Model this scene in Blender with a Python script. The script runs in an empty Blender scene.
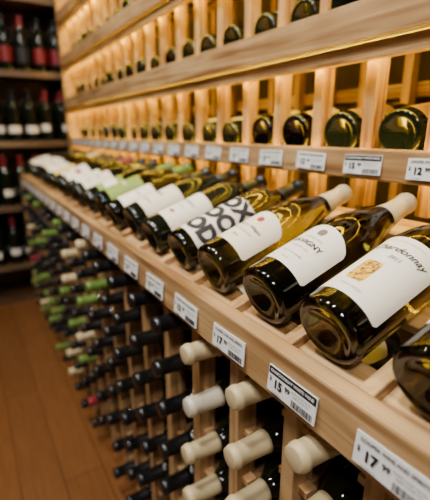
import bpy, bmesh, math, random
from mathutils import Matrix, Vector
random.seed(7)
H=1.05
C=bpy.context
scene=C.scene
def link(o,parent=None):
    scene.collection.objects.link(o)
    if parent: o.parent=parent
    return o
def empty(name,loc=(0,0,0)):
    o=bpy.data.objects.new(name,None); o.location=(loc[0],loc[1],loc[2]+H) 
    o.empty_display_size=.05
    return link(o)
# ---------------- materials
def newmat(name):
    m=bpy.data.materials.new(name); m.use_nodes=True
    nt=m.node_tree; b=nt.nodes['Principled BSDF']
    return m,nt,b
def plain(name,col,rough=.5,metal=0,trans=0,ior=1.45,coat=0,emit=None,es=0,var=0):
    m,nt,b=newmat(name)
    b.inputs['Base Color'].default_value=(*col,1)
    b.inputs['Roughness'].default_value=rough
    b.inputs['Metallic'].default_value=metal
    b.inputs['Transmission Weight'].default_value=trans
    b.inputs['IOR'].default_value=ior
    b.inputs['Coat Weight'].default_value=coat
    if emit:
        b.inputs['Emission Color'].default_value=(*emit,1)
        b.inputs['Emission Strength'].default_value=es
    if var:
        tc=nt.nodes.new('ShaderNodeTexCoord'); n=nt.nodes.new('ShaderNodeTexNoise')
        n.inputs['Scale'].default_value=60; n.inputs['Detail'].default_value=4
        nt.links.new(tc.outputs['Object'],n.inputs['Vector'])
        mx=nt.nodes.new('ShaderNodeMixRGB'); mx.inputs[1].default_value=(*[c*(1-var) for c in col],1)
        mx.inputs[2].default_value=(*col,1)
        nt.links.new(n.outputs['Fac'],mx.inputs[0]); nt.links.new(mx.outputs[0],b.inputs['Base Color'])
    return m
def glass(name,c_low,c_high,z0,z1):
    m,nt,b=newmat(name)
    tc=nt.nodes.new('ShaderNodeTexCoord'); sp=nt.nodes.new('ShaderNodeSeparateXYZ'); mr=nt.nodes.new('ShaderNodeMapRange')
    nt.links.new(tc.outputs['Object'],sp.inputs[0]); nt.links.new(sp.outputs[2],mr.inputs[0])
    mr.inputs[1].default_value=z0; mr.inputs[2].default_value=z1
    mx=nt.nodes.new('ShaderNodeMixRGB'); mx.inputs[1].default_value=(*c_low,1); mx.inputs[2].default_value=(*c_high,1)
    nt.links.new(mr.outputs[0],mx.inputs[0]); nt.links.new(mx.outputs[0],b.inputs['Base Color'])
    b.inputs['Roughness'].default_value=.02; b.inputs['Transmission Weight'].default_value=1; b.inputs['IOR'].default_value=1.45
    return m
def wood(name,axis,c1,c2,c3,rough=.42,s=1.0):
    m,nt,b=newmat(name)
    tc=nt.nodes.new('ShaderNodeTexCoord'); mp=nt.nodes.new('ShaderNodeMapping')
    sc=[60*s,60*s,60*s]; sc[axis]=2.2*s
    mp.inputs['Scale'].default_value=sc
    n=nt.nodes.new('ShaderNodeTexNoise'); n.inputs['Scale'].default_value=1.0; n.inputs['Detail'].default_value=7; n.inputs['Distortion'].default_value=.8
    nt.links.new(tc.outputs['Object'],mp.inputs[0]); nt.links.new(mp.outputs[0],n.inputs['Vector'])
    r=nt.nodes.new('ShaderNodeValToRGB')
    r.color_ramp.elements[0].position=.36; r.color_ramp.elements[0].color=(*c1,1)
    r.color_ramp.elements[1].position=.62; r.color_ramp.elements[1].color=(*c3,1)
    e=r.color_ramp.elements.new(.47); e.color=(*c2,1)
    nt.links.new(n.outputs['Fac'],r.inputs[0])
    n2=nt.nodes.new('ShaderNodeTexNoise'); n2.inputs['Scale'].default_value=7; n2.inputs['Detail'].default_value=2
    nt.links.new(tc.outputs['Object'],n2.inputs['Vector'])
    r2=nt.nodes.new('ShaderNodeValToRGB'); r2.color_ramp.elements[0].position=.35; r2.color_ramp.elements[0].color=(.75,.68,.61,1)
    r2.color_ramp.elements[1].position=.65; r2.color_ramp.elements[1].color=(1,1,1,1)
    nt.links.new(n2.outputs['Fac'],r2.inputs[0])
    mx=nt.nodes.new('ShaderNodeMixRGB'); mx.blend_type='MULTIPLY'; mx.inputs[0].default_value=1
    nt.links.new(r.outputs[0],mx.inputs[1]); nt.links.new(r2.outputs[0],mx.inputs[2])
    nt.links.new(mx.outputs[0],b.inputs['Base Color'])
    b.inputs['Roughness'].default_value=rough
    bp=nt.nodes.new('ShaderNodeBump'); bp.inputs['Strength'].default_value=.25; bp.inputs['Distance'].default_value=.002
    nt.links.new(n.outputs['Fac'],bp.inputs['Height']); nt.links.new(bp.outputs[0],b.inputs['Normal'])
    return m
P=((.25,.12,.045),(.47,.285,.125),(.61,.40,.19))
WX=wood('pine_along_x',0,*P); WY=wood('pine_along_y',1,*P); WZ=wood('pine_along_z',2,*P)
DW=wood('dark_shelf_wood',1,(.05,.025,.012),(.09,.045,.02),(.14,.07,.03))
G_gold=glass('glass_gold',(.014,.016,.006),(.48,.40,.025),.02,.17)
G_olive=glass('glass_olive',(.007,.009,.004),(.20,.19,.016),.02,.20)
G_dark=plain('glass_dark',(.005,.007,.003),.04)
M_white=plain('label_white',(.86,.86,.85),.5,var=.04)
M_cream=plain('label_cream',(.85,.81,.72),.5,var=.06)
M_green=plain('label_green',(.24,.36,.07),.5,var=.1)
M_yel=plain('label_yellow',(.75,.62,.2),.5,var=.1)
M_red=plain('label_red',(.4,.03,.03),.45,var=.1)
M_dred=plain('dark_red_foil',(.18,.012,.018),.4)
M_ink=plain('ink_black',(.012,.012,.015),.6)
M_navy=plain('ink_navy',(.012,.015,.028),.6)
M_grey=plain('ink_grey',(.16,.155,.15),.6)
M_gold=plain('gold_foil',(.75,.50,.14),.35,.6)
K_cream=plain('capsule_cream',(.62,.50,.28),.4,var=.06)
K_black=plain('capsule_black',(.007,.007,.008),.3)
K_green=plain('capsule_green',(.13,.22,.04),.35)
K_red=plain('capsule_red',(.25,.02,.03),.3)
K_white=plain('capsule_white',(.62,.56,.44),.35)
M_art,nt,b=newmat('label_artwork')
tc=nt.nodes.new('ShaderNodeTexCoord'); n=nt.nodes.new('ShaderNodeTexVoronoi'); n.inputs['Scale'].default_value=260
nt.links.new(tc.outputs['Object'],n.inputs['Vector'])
r=nt.nodes.new('ShaderNodeValToRGB'); cr=r.color_ramp
cr.elements[0].color=(.70,.36,.02,1); cr.elements[1].color=(.80,.52,.08,1)
e=cr.elements.new(.38); e.color=(.10,.05,.02,1); e=cr.elements.new(.6); e.color=(.75,.42,.02,1)
nt.links.new(n.outputs['Color'],r.inputs[0]); nt.links.new(r.outputs[0],b.inputs['Base Color'])
# ---------------- mesh utils
def bx(bm,x0,x1,y0,y1,z0,z1,mi=0,rise=0):
    vs=[bm.verts.new((x,y,z+(rise if y==y1 else 0))) for z in (z0,z1) for y in (y0,y1) for x in (x0,x1)]
    fs=[(0,2,3,1),(4,5,7,6),(0,1,5,4),(2,6,7,3),(0,4,6,2),(1,3,7,5)]
    for f in fs:
        fa=bm.faces.new([vs[i] for i in f]); fa.material_index=mi
    return vs
def finish(bm,name,mats,parent=None,bevel=0,smooth=False):
    bm.normal_update()
    me=bpy.data.meshes.new(name); bm.to_mesh(me); bm.free()
    for m in mats: me.materials.append(m)
    o=bpy.data.objects.new(name,me)
    if parent is None: o.location.z=H
    link(o,parent)
    if bevel:
        md=o.modifiers.new('bev','BEVEL'); md.width=bevel; md.segments=2; md.limit_method='ANGLE'
    return o
_tc={}
def text_geo(s,size,shear=0,bold=0):
    k=(s,size,shear,bold)
    if k in _tc: return _tc[k]
    cu=bpy.data.curves.new('t','FONT'); cu.body=s; cu.size=size; cu.shear=shear; cu.offset=bold
    cu.align_x='CENTER'; cu.align_y='CENTER'; cu.resolution_u=3
    o=bpy.data.objects.new('t',cu); scene.collection.objects.link(o)
    C.view_layer.update()
    dg=C.evaluated_depsgraph_get(); me=o.evaluated_get(dg).to_mesh()
    b=bmesh.new(); b.from_mesh(me); bmesh.ops.triangulate(b,faces=b.faces[:])
    for it in range(3):
        le=[e for e in b.edges if e.calc_length()>.004]
        if not le: break
        bmesh.ops.subdivide_edges(b,edges=le,cuts=1)
        bmesh.ops.triangulate(b,faces=b.faces[:])
    b.verts.index_update()
    res=([tuple(v.co) for v in b.verts],[[v.index for v in f.verts] for f in b.faces]); b.free()
    bpy.data.objects.remove(o); bpy.data.curves.remove(cu)
    _tc[k]=res; return res
BURG=[(0,.016),(.014,.012),(.027,.003),(.033,0),(.0375,.0012),(.0403,.005),(.041,.012),(.041,.145),(.0403,.160),(.038,.174),(.0338,.190),(.0285,.206),(.0232,.222),(.0188,.238),(.0160,.254),(.0146,.270),(.0142,.284),(.0156,.2855),(.0156,.291),(.0142,.293),(.0138,.296),(0,.296)]
BORD=[(0,.018),(.014,.013),(.026,.003),(.031,0),(.035,.0012),(.0372,.005),(.038,.012),(.038,.183),(.0372,.193),(.0345,.203),(.029,.213),(.0225,.222),(.0175,.231),(.0153,.242),(.0144,.262),(.0142,.284),(.0156,.2855),(.0156,.291),(.0142,.293),(.0138,.296),(0,.296)]
def radius_at(prof,z):
    for (r0,z0),(r1,z1) in zip(prof[6:],prof[7:]):
        if z0<=z<=z1 and z1>z0: return r0+(r1-r0)*(z-z0)/(z1-z0)
    return prof[-2][0]
def lathe(bm,prof,seg,mi):
    rings=[]
    for r,z in prof:
        if r<1e-6: rings.append([bm.verts.new((0,0,z))])
        else: rings.append([bm.verts.new((r*math.cos(2*math.pi*i/seg),r*math.sin(2*math.pi*i/seg),z)) for i in range(seg)])
    for a,b2 in zip(rings,rings[1:]):
        for i in range(seg):
            j=(i+1)%seg
            if len(a)==1: f=bm.faces.new((a[0],b2[j],b2[i]))
            elif len(b2)==1: f=bm.faces.new((a[i],a[j],b2[0]))
            else: f=bm.faces.new((a[i],a[j],b2[j],b2[i]))
            f.material_index=mi; f.smooth=True
def patch(bm,R,a0,a1,z0,z1,mi,shape='rect',na=28,nz=10):
    g=[]
    ac=(a0+a1)/2; hw=(a1-a0)/2
    for j in range(nz+1):
        row=[]
        for i in range(na+1):
            t=i/na; a=a0+(a1-a0)*t; q=(a-ac)/hw
            zt,zb=z1,z0
            cn=max(0,(abs(q)-.90)/.10)
            dz=.004*(1-math.sqrt(max(0,1-cn*cn)))
            zt-=dz; zb+=dz
            if shape=='arch': zt-= (z1-z0)*.18*q*q
            if shape=='oval':
                e=math.sqrt(max(0,1-q*q)); mid=(z0+z1)/2; zt=mid+(z1-mid)*e**.6; zb=mid-(mid-z0)*e**.6
            z=zb+(zt-zb)*j/nz
            row.append(bm.verts.new((R*math.cos(a),R*math.sin(a),z)))
        g.append(row)
    for j in range(nz):
        for i in range(na):
            f=bm.faces.new((g[j][i],g[j][i+1],g[j+1][i+1],g[j+1][i])); f.material_index=mi; f.smooth=True
def wrap_text(bm,R,s,size,u,z,mi,shear=0,bold=0):
    vs,fs=text_geo(s,size,shear,bold)
    bv=[bm.verts.new((R*math.cos((x+u)/R),R*math.sin((x+u)/R),y+z)) for x,y,_ in vs]
    for f in fs:
        try:
            fa=bm.faces.new([bv[i] for i in f]); fa.material_index=mi
        except: pass
def bottle_mesh(name,prof,glass,caps,label=None,texts=(),patches=(),seg=40,capz=.236,mats=None):
    bm=bmesh.new(); ml=[glass,caps]
    def mi(m):
        if m not in ml: ml.append(m)
        return ml.index(m)
    lathe(bm,prof,seg,0)
    cp=[]
    zs=[capz]+[z for r,z in prof if z>capz+.004]
    for z in zs[:-1]:
        cp.append((radius_at(prof,z)+.0007,z+(0.0004 if z==zs[-2] else 0)))
    cp.append((.0125,.2972)); cp.append((0,.2974))
    cp=[(cp[0][0]-.0012,capz-.0002)]+cp
    lathe(bm,cp,seg,1)
    R=prof[7][0]
    if label:
        m,ha,z0,z1,sh=label; ha=math.radians(ha)
        patch(bm,R+.0005,-ha,ha,z0,z1,mi(m),sh)
    for m,a0,a1,z0,z1,sh in patches:
        patch(bm,R+.0009,math.radians(a0),math.radians(a1),z0,z1,mi(m),sh,12,6)
    for s,size,u,z,m,she,bo in texts:
        wrap_text(bm,R+.0012,s,size,u,z,mi(m),she,bo)
    me=bpy.data.meshes.new(name); bm.normal_update(); bm.to_mesh(me); bm.free()
    for m in ml: me.materials.append(m)
    return me
def place(name,me,base,axis,roll,parent=None):
    a=Vector(axis).normalized()
    up=Vector((0,0,1)); n0=(up-a*up.dot(a))
    if n0.length<1e-3: n0=Vector((1,0,0))
    n0.normalize(); side=a.cross(n0)
    n=n0*math.cos(roll)+side*math.sin(roll); y=a.cross(n)
    M=Matrix(((n.x,y.x,a.x,base[0]),(n.y,y.y,a.y,base[1]),(n.z,y.z,a.z,base[2]),(0,0,0,1)))
    o=bpy.data.objects.new(name,me); link(o,parent)
    if parent is None: M=Matrix.Translation((0,0,H))@M
    o.matrix_basis=M
    return o
# ---------------- rack
X0,X1=-2.62,.42
TH=math.radians(19.2); ct,st=math.cos(TH),math.sin(TH)
rack=empty('wine_rack')
bm=bmesh.new()
bx(bm,X0,X1,.262,.285,-.292,-.228)
finish(bm,'display_front_rail',[WX],rack,.003)
bm=bmesh.new()
bx(bm,X0,X1,.56,.585,-.074,-.025)
finish(bm,'label_rail',[WX],rack,.003)
def beam(z0,z1,nm):
    bm=bmesh.new()
    h=z1-z0
    bx(bm,X0,X1,.566,.585,z0,z0+h*.30)
    bx(bm,X0,X1,.553,.585,z0+h*.33,z1)
    finish(bm,nm,[WX],rack,.002)
beam(.112,.196,'crossbeam_1'); beam(.343,.418,'crossbeam_2'); beam(.565,.638,'crossbeam_3'); beam(.785,.855,'crossbeam_4')
xp=[-.142,-.257,-.364,-.485]+[-.605-.12*i for i in range(17)]
bm=bmesh.new()
def slope_pt(s,off):
    return (.283+s*ct-off*st, -.2447+s*st+off*ct)
def slope_box(bm,x0,x1,s0,s1,o0,o1):
    q=[slope_pt(s0,o0),slope_pt(s1,o0),slope_pt(s1,o1),slope_pt(s0,o1)]
    A=[bm.verts.new((x0,y,z)) for y,z in q]; B=[bm.verts.new((x1,y,z)) for y,z in q]
    for i in range(4):
        j=(i+1)%4; bm.faces.new((A[i],A[j],B[j],B[i]))
    bm.faces.new(A[::-1]); bm.faces.new(B)
for s0,s1 in ((.004,.045),(.12,.165),(.285,.335)):
    slope_box(bm,X0,X1,s0,s1,-.012,0)
finish(bm,'sloped_display_slats',[WX],rack,.0015)
xs=[]
x=.30
while x>X0+.03:
    xs.append(x); x-=.12
bm=bmesh.new()
dv=[.3,.18,.06,-.075]+[(a+b2)/2 for a,b2 in zip(xp,xp[1:]) if b2>X0+.05]
for x in dv:
    slope_box(bm,x-.009,x+.009,.006,.33,.0002,.012)
finish(bm,'display_dividers',[WY],rack,.0015)
# upper posts
bm=bmesh.new(); bm2=bmesh.new()
x=.36; uposts=[]
while x>X0+.01: uposts.append(x); x-=.12
rows_up=[.004,.226,.448,.668]
TU=math.radians(8); RISE=.293*math.tan(TU)
for x in uposts:
    bx(bm,x-.0105,x+.0105,.600,.632,-.128,.86)
    bx(bm,x-.0105,x+.0105,.870,.895,-.60,.86)
    for zr in rows_up:
        for sx in (-1,1):
            xa,xb=sorted((x+sx*.0108,x+sx*.026))
            bx(bm2,xa,xb,.602,.895,zr-.0445,zr-.0345,0,RISE)
finish(bm,'upper_posts',[WZ],rack,.0015); finish(bm2,'upper_bottle_supports',[WY],rack)
bm=bmesh.new()
for z in (.08,.30,.52,.76):
    bx(bm,X0,X1,.897,.912,z,z+.03)
finish(bm,'back_battens',[WX],rack)
# lower lattice
bm=bmesh.new(); bm2=bmesh.new()
rows_lo=[-.320-.0905*i for i in range(8)]
for x in xs:
    bx(bm,x-.0115,x+.0115,.290,.325,-1.05,-.262)
    bx(bm,x-.0095,x+.0095,.545,.575,-1.05,-.20)
    for zr in rows_lo:
        bx(bm2,x-.021,x+.021,.326,.544,zr-.0535,zr-.0425)
        bx(bm2,x-.026,x+.026,.300,.318,zr-.028,zr-.0185)
finish(bm,'lower_posts',[WZ],rack,.0015); finish(bm2,'lower_bottle_supports',[WY],rack)
bm=bmesh.new()
bx(bm,X0,X1,.33,.35,-1.05,-1.005)
bx(bm,X0-.02,X0,.262,.915,-1.05,-.25)
bx(bm,X0-.02,X0,.56,.915,-.25,.86)
bx(bm,X0,X1,.5755,.59,-1.05,-.55)
finish(bm,'plinth_and_end_panel',[WX],rack)
# ---------------- LED strips
M_led=plain('led_warm',(1,.8,.5),.5,emit=(1,.68,.045),es=56)
leds=empty('led_strip_light')
for i,z in enumerate((-.056,.128,.36,.58,.80)):
    bm=bmesh.new(); bx(bm,X0+.02,X1-.02,.587,.598,z,z+.008)
    finish(bm,'led_strip_%d'%(i+1),[M_led],leds)
# ---------------- display bottles
dm=[]
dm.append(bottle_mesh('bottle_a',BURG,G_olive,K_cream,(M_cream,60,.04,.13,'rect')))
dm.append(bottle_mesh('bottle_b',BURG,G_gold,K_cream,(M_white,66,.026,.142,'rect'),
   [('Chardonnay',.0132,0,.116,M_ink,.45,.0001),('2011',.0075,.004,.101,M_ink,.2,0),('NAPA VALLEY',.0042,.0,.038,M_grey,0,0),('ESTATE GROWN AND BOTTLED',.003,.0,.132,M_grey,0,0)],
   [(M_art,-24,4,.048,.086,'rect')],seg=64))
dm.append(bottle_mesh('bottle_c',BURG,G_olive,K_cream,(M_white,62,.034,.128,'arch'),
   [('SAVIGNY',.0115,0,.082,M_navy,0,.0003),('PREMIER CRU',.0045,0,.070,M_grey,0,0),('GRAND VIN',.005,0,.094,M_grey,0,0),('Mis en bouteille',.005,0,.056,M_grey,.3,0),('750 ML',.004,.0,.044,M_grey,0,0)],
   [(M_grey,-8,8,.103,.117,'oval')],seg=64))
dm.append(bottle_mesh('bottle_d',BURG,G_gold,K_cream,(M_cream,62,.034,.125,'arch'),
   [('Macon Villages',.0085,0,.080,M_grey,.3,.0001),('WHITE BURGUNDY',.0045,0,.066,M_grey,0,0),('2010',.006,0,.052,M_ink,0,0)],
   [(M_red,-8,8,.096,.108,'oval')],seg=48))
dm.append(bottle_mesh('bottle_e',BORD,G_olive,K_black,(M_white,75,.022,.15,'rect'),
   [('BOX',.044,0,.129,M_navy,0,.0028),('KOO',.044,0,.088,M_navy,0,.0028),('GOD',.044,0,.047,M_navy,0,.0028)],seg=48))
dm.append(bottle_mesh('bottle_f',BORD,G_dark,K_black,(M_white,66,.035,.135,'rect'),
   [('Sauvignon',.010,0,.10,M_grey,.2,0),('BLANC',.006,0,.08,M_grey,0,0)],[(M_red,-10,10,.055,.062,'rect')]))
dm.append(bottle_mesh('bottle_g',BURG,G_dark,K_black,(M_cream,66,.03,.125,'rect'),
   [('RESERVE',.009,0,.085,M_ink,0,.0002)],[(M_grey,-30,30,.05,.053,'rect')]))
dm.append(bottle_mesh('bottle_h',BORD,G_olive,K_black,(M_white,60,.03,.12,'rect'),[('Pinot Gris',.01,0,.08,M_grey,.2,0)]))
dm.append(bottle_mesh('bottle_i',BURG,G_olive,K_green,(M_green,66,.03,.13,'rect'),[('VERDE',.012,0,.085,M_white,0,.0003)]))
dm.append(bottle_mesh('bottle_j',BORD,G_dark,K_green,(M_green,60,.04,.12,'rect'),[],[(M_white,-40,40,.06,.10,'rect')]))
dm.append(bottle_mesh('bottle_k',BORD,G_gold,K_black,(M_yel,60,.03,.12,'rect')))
dm.append(bottle_mesh('bottle_l',BURG,G_dark,K_red,(M_white,60,.03,.12,'rect'),[],[(M_red,-30,30,.07,.09,'rect')]))
seq=[0,1,2,3,4,5,6,7,8,9,6,7,11,5,10,7,3,6,5,6,7]
for i,(mi,x) in enumerate(zip(seq,xp)):
    if x<X0+.06: break
    me=dm[mi]; R=.041 if mi in (0,1,2,3,6,8,11) else .038
    by=.303-R*st; bz=-.2377+R*ct+.0010
    roll=math.radians([10,12,12,14,12,20,8,15][i%8])
    sl=0 if i<4 else random.uniform(0,.012)
    place('wine_bottle',me,(x,by+sl*ct,bz+sl*st),(0,ct,st),roll)
# ---------------- upper bottles (bases out)
um=[bottle_mesh('ub_a',BORD,G_dark,K_black,(M_cream,70,.03,.12,'rect'),seg=32),
    bottle_mesh('ub_b',BURG,G_dark,K_black,(M_gold,60,.022,.12,'rect'),seg=32),
    bottle_mesh('ub_c',BORD,G_dark,K_black,(M_white,60,.04,.13,'rect'),seg=32),
    bottle_mesh('ub_d',BORD,G_dark,K_red,None,seg=32),
    bottle_mesh('ub_e',BURG,G_olive,K_cream,(M_yel,60,.03,.11,'rect'),seg=32)]
ubs=empty('upper_rack_wine_bottles')
for r,zr in enumerate(rows_up):
    for j,x in enumerate(uposts[:-1]):
        if random.random()<.06 and r: continue
        me=random.choice(um)
        if r==0 and j in (5,6): me=um[1]
        R=.041 if me in (um[1],um[4]) else .038
        gap=.034; hh=math.sqrt(R*R-gap*gap)+.0008
        z=zr-.0345+hh/math.cos(TU)+.0035
        place('bottle_r%d_%d'%(r,j),me,(x-.06,.592+random.uniform(-.003,.012),z),(0,math.cos(TU),math.sin(TU)),random.uniform(-.3,.5),ubs)
# ---------------- lower bottles (necks out)
lm={k:bottle_mesh('lb_'+k,BORD,G_dark,m,(M_cream,60,.04,.12,'rect'),seg=32,capz=.236) for k,m in (('cream',K_cream),('black',K_black),('green',K_green),('red',K_red),('white',K_white))}
lbs=empty('lower_rack_wine_bottles')
for r,zr in enumerate(rows_lo):
    for j,x in enumerate(xs[:-1]):
        if random.random()<.05: continue
        xc=x-.06
        if xc>-.57:
            k='cream' if random.random()<.85 else 'white'
        elif xc>-1.05: k='black'
        else: k=random.choice(['black']*20+['green','green','green','green','cream','red'])
        place('bottle_l%d_%d'%(r,j),lm[k],(xc+random.uniform(-.003,.003),.541+random.uniform(-.010,.004),zr-.0425+.0383),(random.uniform(-.012,.012),-1,0),random.uniform(-1,1),lbs)
# ---------------- price tags
def tag_mesh(name,price,head,black):
    bm=bmesh.new(); w,h=.037,.0155
    bx(bm,-w,w,-.0012,0,-h,h,0)
    ml=[M_white,M_ink,M_grey]
    if black:
        bx(bm,-w+.001,w-.001,-.0016,-.0011,h-.0095,h-.001,1)
    def tx(s,size,x,z,mi,bold=0):
        vs,fs=text_geo(s,size,0,bold)
        bv=[bm.verts.new((a+x,-.0020,c+z)) for a,c,_ in vs]
        for f in fs:
            try: bm.faces.new([bv[i] for i in f]).material_index=mi
            except: pass
    tx(head,.0050,0,h-.0052,0 if black else 1,.0001)
    tx('$',.007,-.032,.0005,1,.0001)
    tx(price,.014,-.0195,-.003,1,.0006)
    tx('99',.008,-.0045,-.0005,1,.0002)
    tx('WHITE WINE 750 ML',.0032,.016,.0025,2)
    tx('UNIT 2 0145 773',.0032,.016,-.0015,2)
    random.seed(5)
    x=.003
    while x<.033:
        wd=random.choice((.0004,.0008)); bx(bm,x,x+wd,-.0016,-.0011,-h+.0015,-h+.009,1); x+=wd+random.choice((.0006,.001))
    tx('0145200773',.003,-.02,-h+.0022,2)
    me=bpy.data.meshes.new(name); bm.normal_update(); bm.to_mesh(me); bm.free()
    for m in ml: me.materials.append(m)
    return me
tms=[tag_mesh('tag_a','17','COOPER WINE AND SPIRITS',False),tag_mesh('tag_b','15','CHARDONNAY WHITE WINE',True),tag_mesh('tag_c','12','COOPER WINE AND SPIRITS',False)]
tags=empty('price_tags')
def tag(x,y,z,i,ty=0):
    o=bpy.data.objects.new('price_tag_part',tms[i]); link(o,tags); o.location=(x,y,z); o.rotation_euler=(math.radians(-6),ty,0)
for i in range(20):
    x=-.148-.1215*i
    if x<X0+.05: break
    tag(x,.2598,-.265,(0,2)[i%2] if i!=1 else 1,ty=random.uniform(-.03,.03))
for i in range(22):
    x=-.210-.1185*i
    if x<X0+.05: break
    tag(x,.5578,-.050,1 if i==2 else (0,2)[i%2],ty=random.uniform(-.03,.03))
# ---------------- far shelf
fs=empty('wine_shelf')
FX=-2.70
SY=.90
bm=bmesh.new()
shz=[1.10,.73,.34,-.05,-.43,-.80,-1.03]
for z in shz: bx(bm,FX-.32,FX,-1.9,SY,z-.025,z)
for y in (-1.92,-1.2,-.30,SY): bx(bm,FX-.32,FX-.002,y,y+.02,-1.05,1.12)
bx(bm,FX-.34,FX-.32,-1.92,SY+.02,-1.05,1.12)
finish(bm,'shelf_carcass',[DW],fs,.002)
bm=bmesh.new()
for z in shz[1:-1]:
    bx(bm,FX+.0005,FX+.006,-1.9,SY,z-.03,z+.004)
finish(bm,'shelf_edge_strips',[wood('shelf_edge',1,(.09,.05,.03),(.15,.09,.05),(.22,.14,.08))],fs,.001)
sb=[bottle_mesh('sb_a',BORD,G_dark,M_dred,(M_cream,50,.06,.10,'rect'),seg=24),bottle_mesh('sb_b',BORD,G_dark,K_black,(M_dred,70,.05,.13,'rect'),seg=24),
    bottle_mesh('sb_c',BURG,G_dark,M_dred,(M_ink,70,.05,.13,'rect'),seg=24),bottle_mesh('sb_d',BORD,G_dark,K_black,(M_cream,60,.05,.09,'rect'),seg=24)]
sbs=empty('shelved_wine_bottles')
for s,z in enumerate(shz[1:]):
    if s>=5: break
    y=SY-.06
    while y>-1.85:
        if all(abs(y-(q+.01))>.055 for q in (-1.2,-.30)):
            me=random.choice(sb[:3] if s<2 else [sb[3],sb[0],sb[3]])
            for dx in (.055,.16):
                place('bottle_s',me,(FX-dx,y,z+.0005),(0,0,1),random.uniform(-.9,.9),sbs)
        y-=.092
# ---------------- room
def room(name,x0,x1,y0,y1,z0,z1,mat):
    bm=bmesh.new(); bx(bm,x0,x1,y0,y1,z0,z1); return finish(bm,name,[mat])
FL,nt,b=newmat('floor_planks')
tc=nt.nodes.new('ShaderNodeTexCoord'); br=nt.nodes.new('ShaderNodeTexBrick')
br.inputs['Scale'].default_value=1; br.inputs['Brick Width'].default_value=1.1; br.inputs['Row Height'].default_value=.12; br.inputs['Mortar Size'].default_value=.002
br.inputs['Color1'].default_value=(.22,.083,.022,1); br.inputs['Color2'].default_value=(.25,.096,.028,1); br.inputs['Mortar'].default_value=(.12,.045,.015,1)
nt.links.new(tc.outputs['Object'],br.inputs['Vector'])
nz=nt.nodes.new('ShaderNodeTexNoise'); mp=nt.nodes.new('ShaderNodeMapping'); mp.inputs['Scale'].default_value=(2,30,2)
nt.links.new(tc.outputs['Object'],mp.inputs[0]); nt.links.new(mp.outputs[0],nz.inputs['Vector'])
mx=nt.nodes.new('ShaderNodeMixRGB'); mx.blend_type='MULTIPLY'; mx.inputs[0].default_value=.5
nt.links.new(br.outputs['Color'],mx.inputs[1]); nt.links.new(nz.outputs['Fac'],mx.inputs[2]); nt.links.new(mx.outputs[0],b.inputs['Base Color'])
b.inputs['Roughness'].default_value=.35
wallm=plain('wall_paint',(.06,.035,.018),.8,var=.1)
ceilm=plain('ceiling_paint',(.30,.27,.24),.8,var=.05)
room('floor',-3.2,1.6,-2.4,1.1,-1.07,-1.05,FL)
room('ceiling',-3.2,1.6,-2.4,1.1,1.75,1.8,ceilm)
room('wall_back',-3.2,1.6,.96,1.0,-1.05,1.75,wallm)
room('wall_left',-3.15,-3.06,-2.4,.96,-1.05,1.75,wallm)
# ---------------- lights
def area(name,loc,sx,sy,power,col,target=None):
    l=bpy.data.lights.new(name,'AREA'); l.shape='DISK' if sx==sy else 'RECTANGLE'; l.size=sx; l.size_y=sy; l.energy=power; l.color=col
    o=bpy.data.objects.new(name,l); o.location=(loc[0],loc[1],loc[2]+H); link(o)
    if target:
        d=Vector(target)-Vector(loc); o.rotation_euler=d.to_track_quat('-Z','Y').to_euler()
area('ceiling_lamp',(-.9,-.35,1.6),.16,.16,27,(1,.94,.84),(-.8,.4,-.2))
area('ceiling_lamp',(-.25,-.35,1.6),.16,.16,32,(1,.95,.87),(-.3,.4,-.2))
area('ceiling_lamp',(-1.9,-.6,1.6),.16,.16,18,(1,.88,.70),(-1.9,.3,-.3))
area('ceiling_lamp',(.9,-.6,1.5),.3,.3,22,(1,.96,.92),(-.2,.4,-.3))
w=bpy.data.worlds.new('World'); scene.world=w; w.use_nodes=True
w.node_tree.nodes['Background'].inputs[0].default_value=(1,.93,.85,1); w.node_tree.nodes['Background'].inputs[1].default_value=.06
# ---------------- camera
f=400.; vx,vy=-255.,117.
phi=math.atan(vy/f); alpha=math.atan(-vx/math.hypot(f,vy))
cd=bpy.data.cameras.new('camera'); cd.sensor_width=36; cd.lens=f/500*36; cd.clip_start=.02
cam=bpy.data.objects.new('camera',cd); cam.location=(0,0,H); cam.rotation_euler=(math.pi/2-phi,0,math.pi/2-alpha); link(cam)
cd.dof.use_dof=True; cd.dof.focus_distance=.46; cd.dof.aperture_fstop=3.6
scene.camera=cam
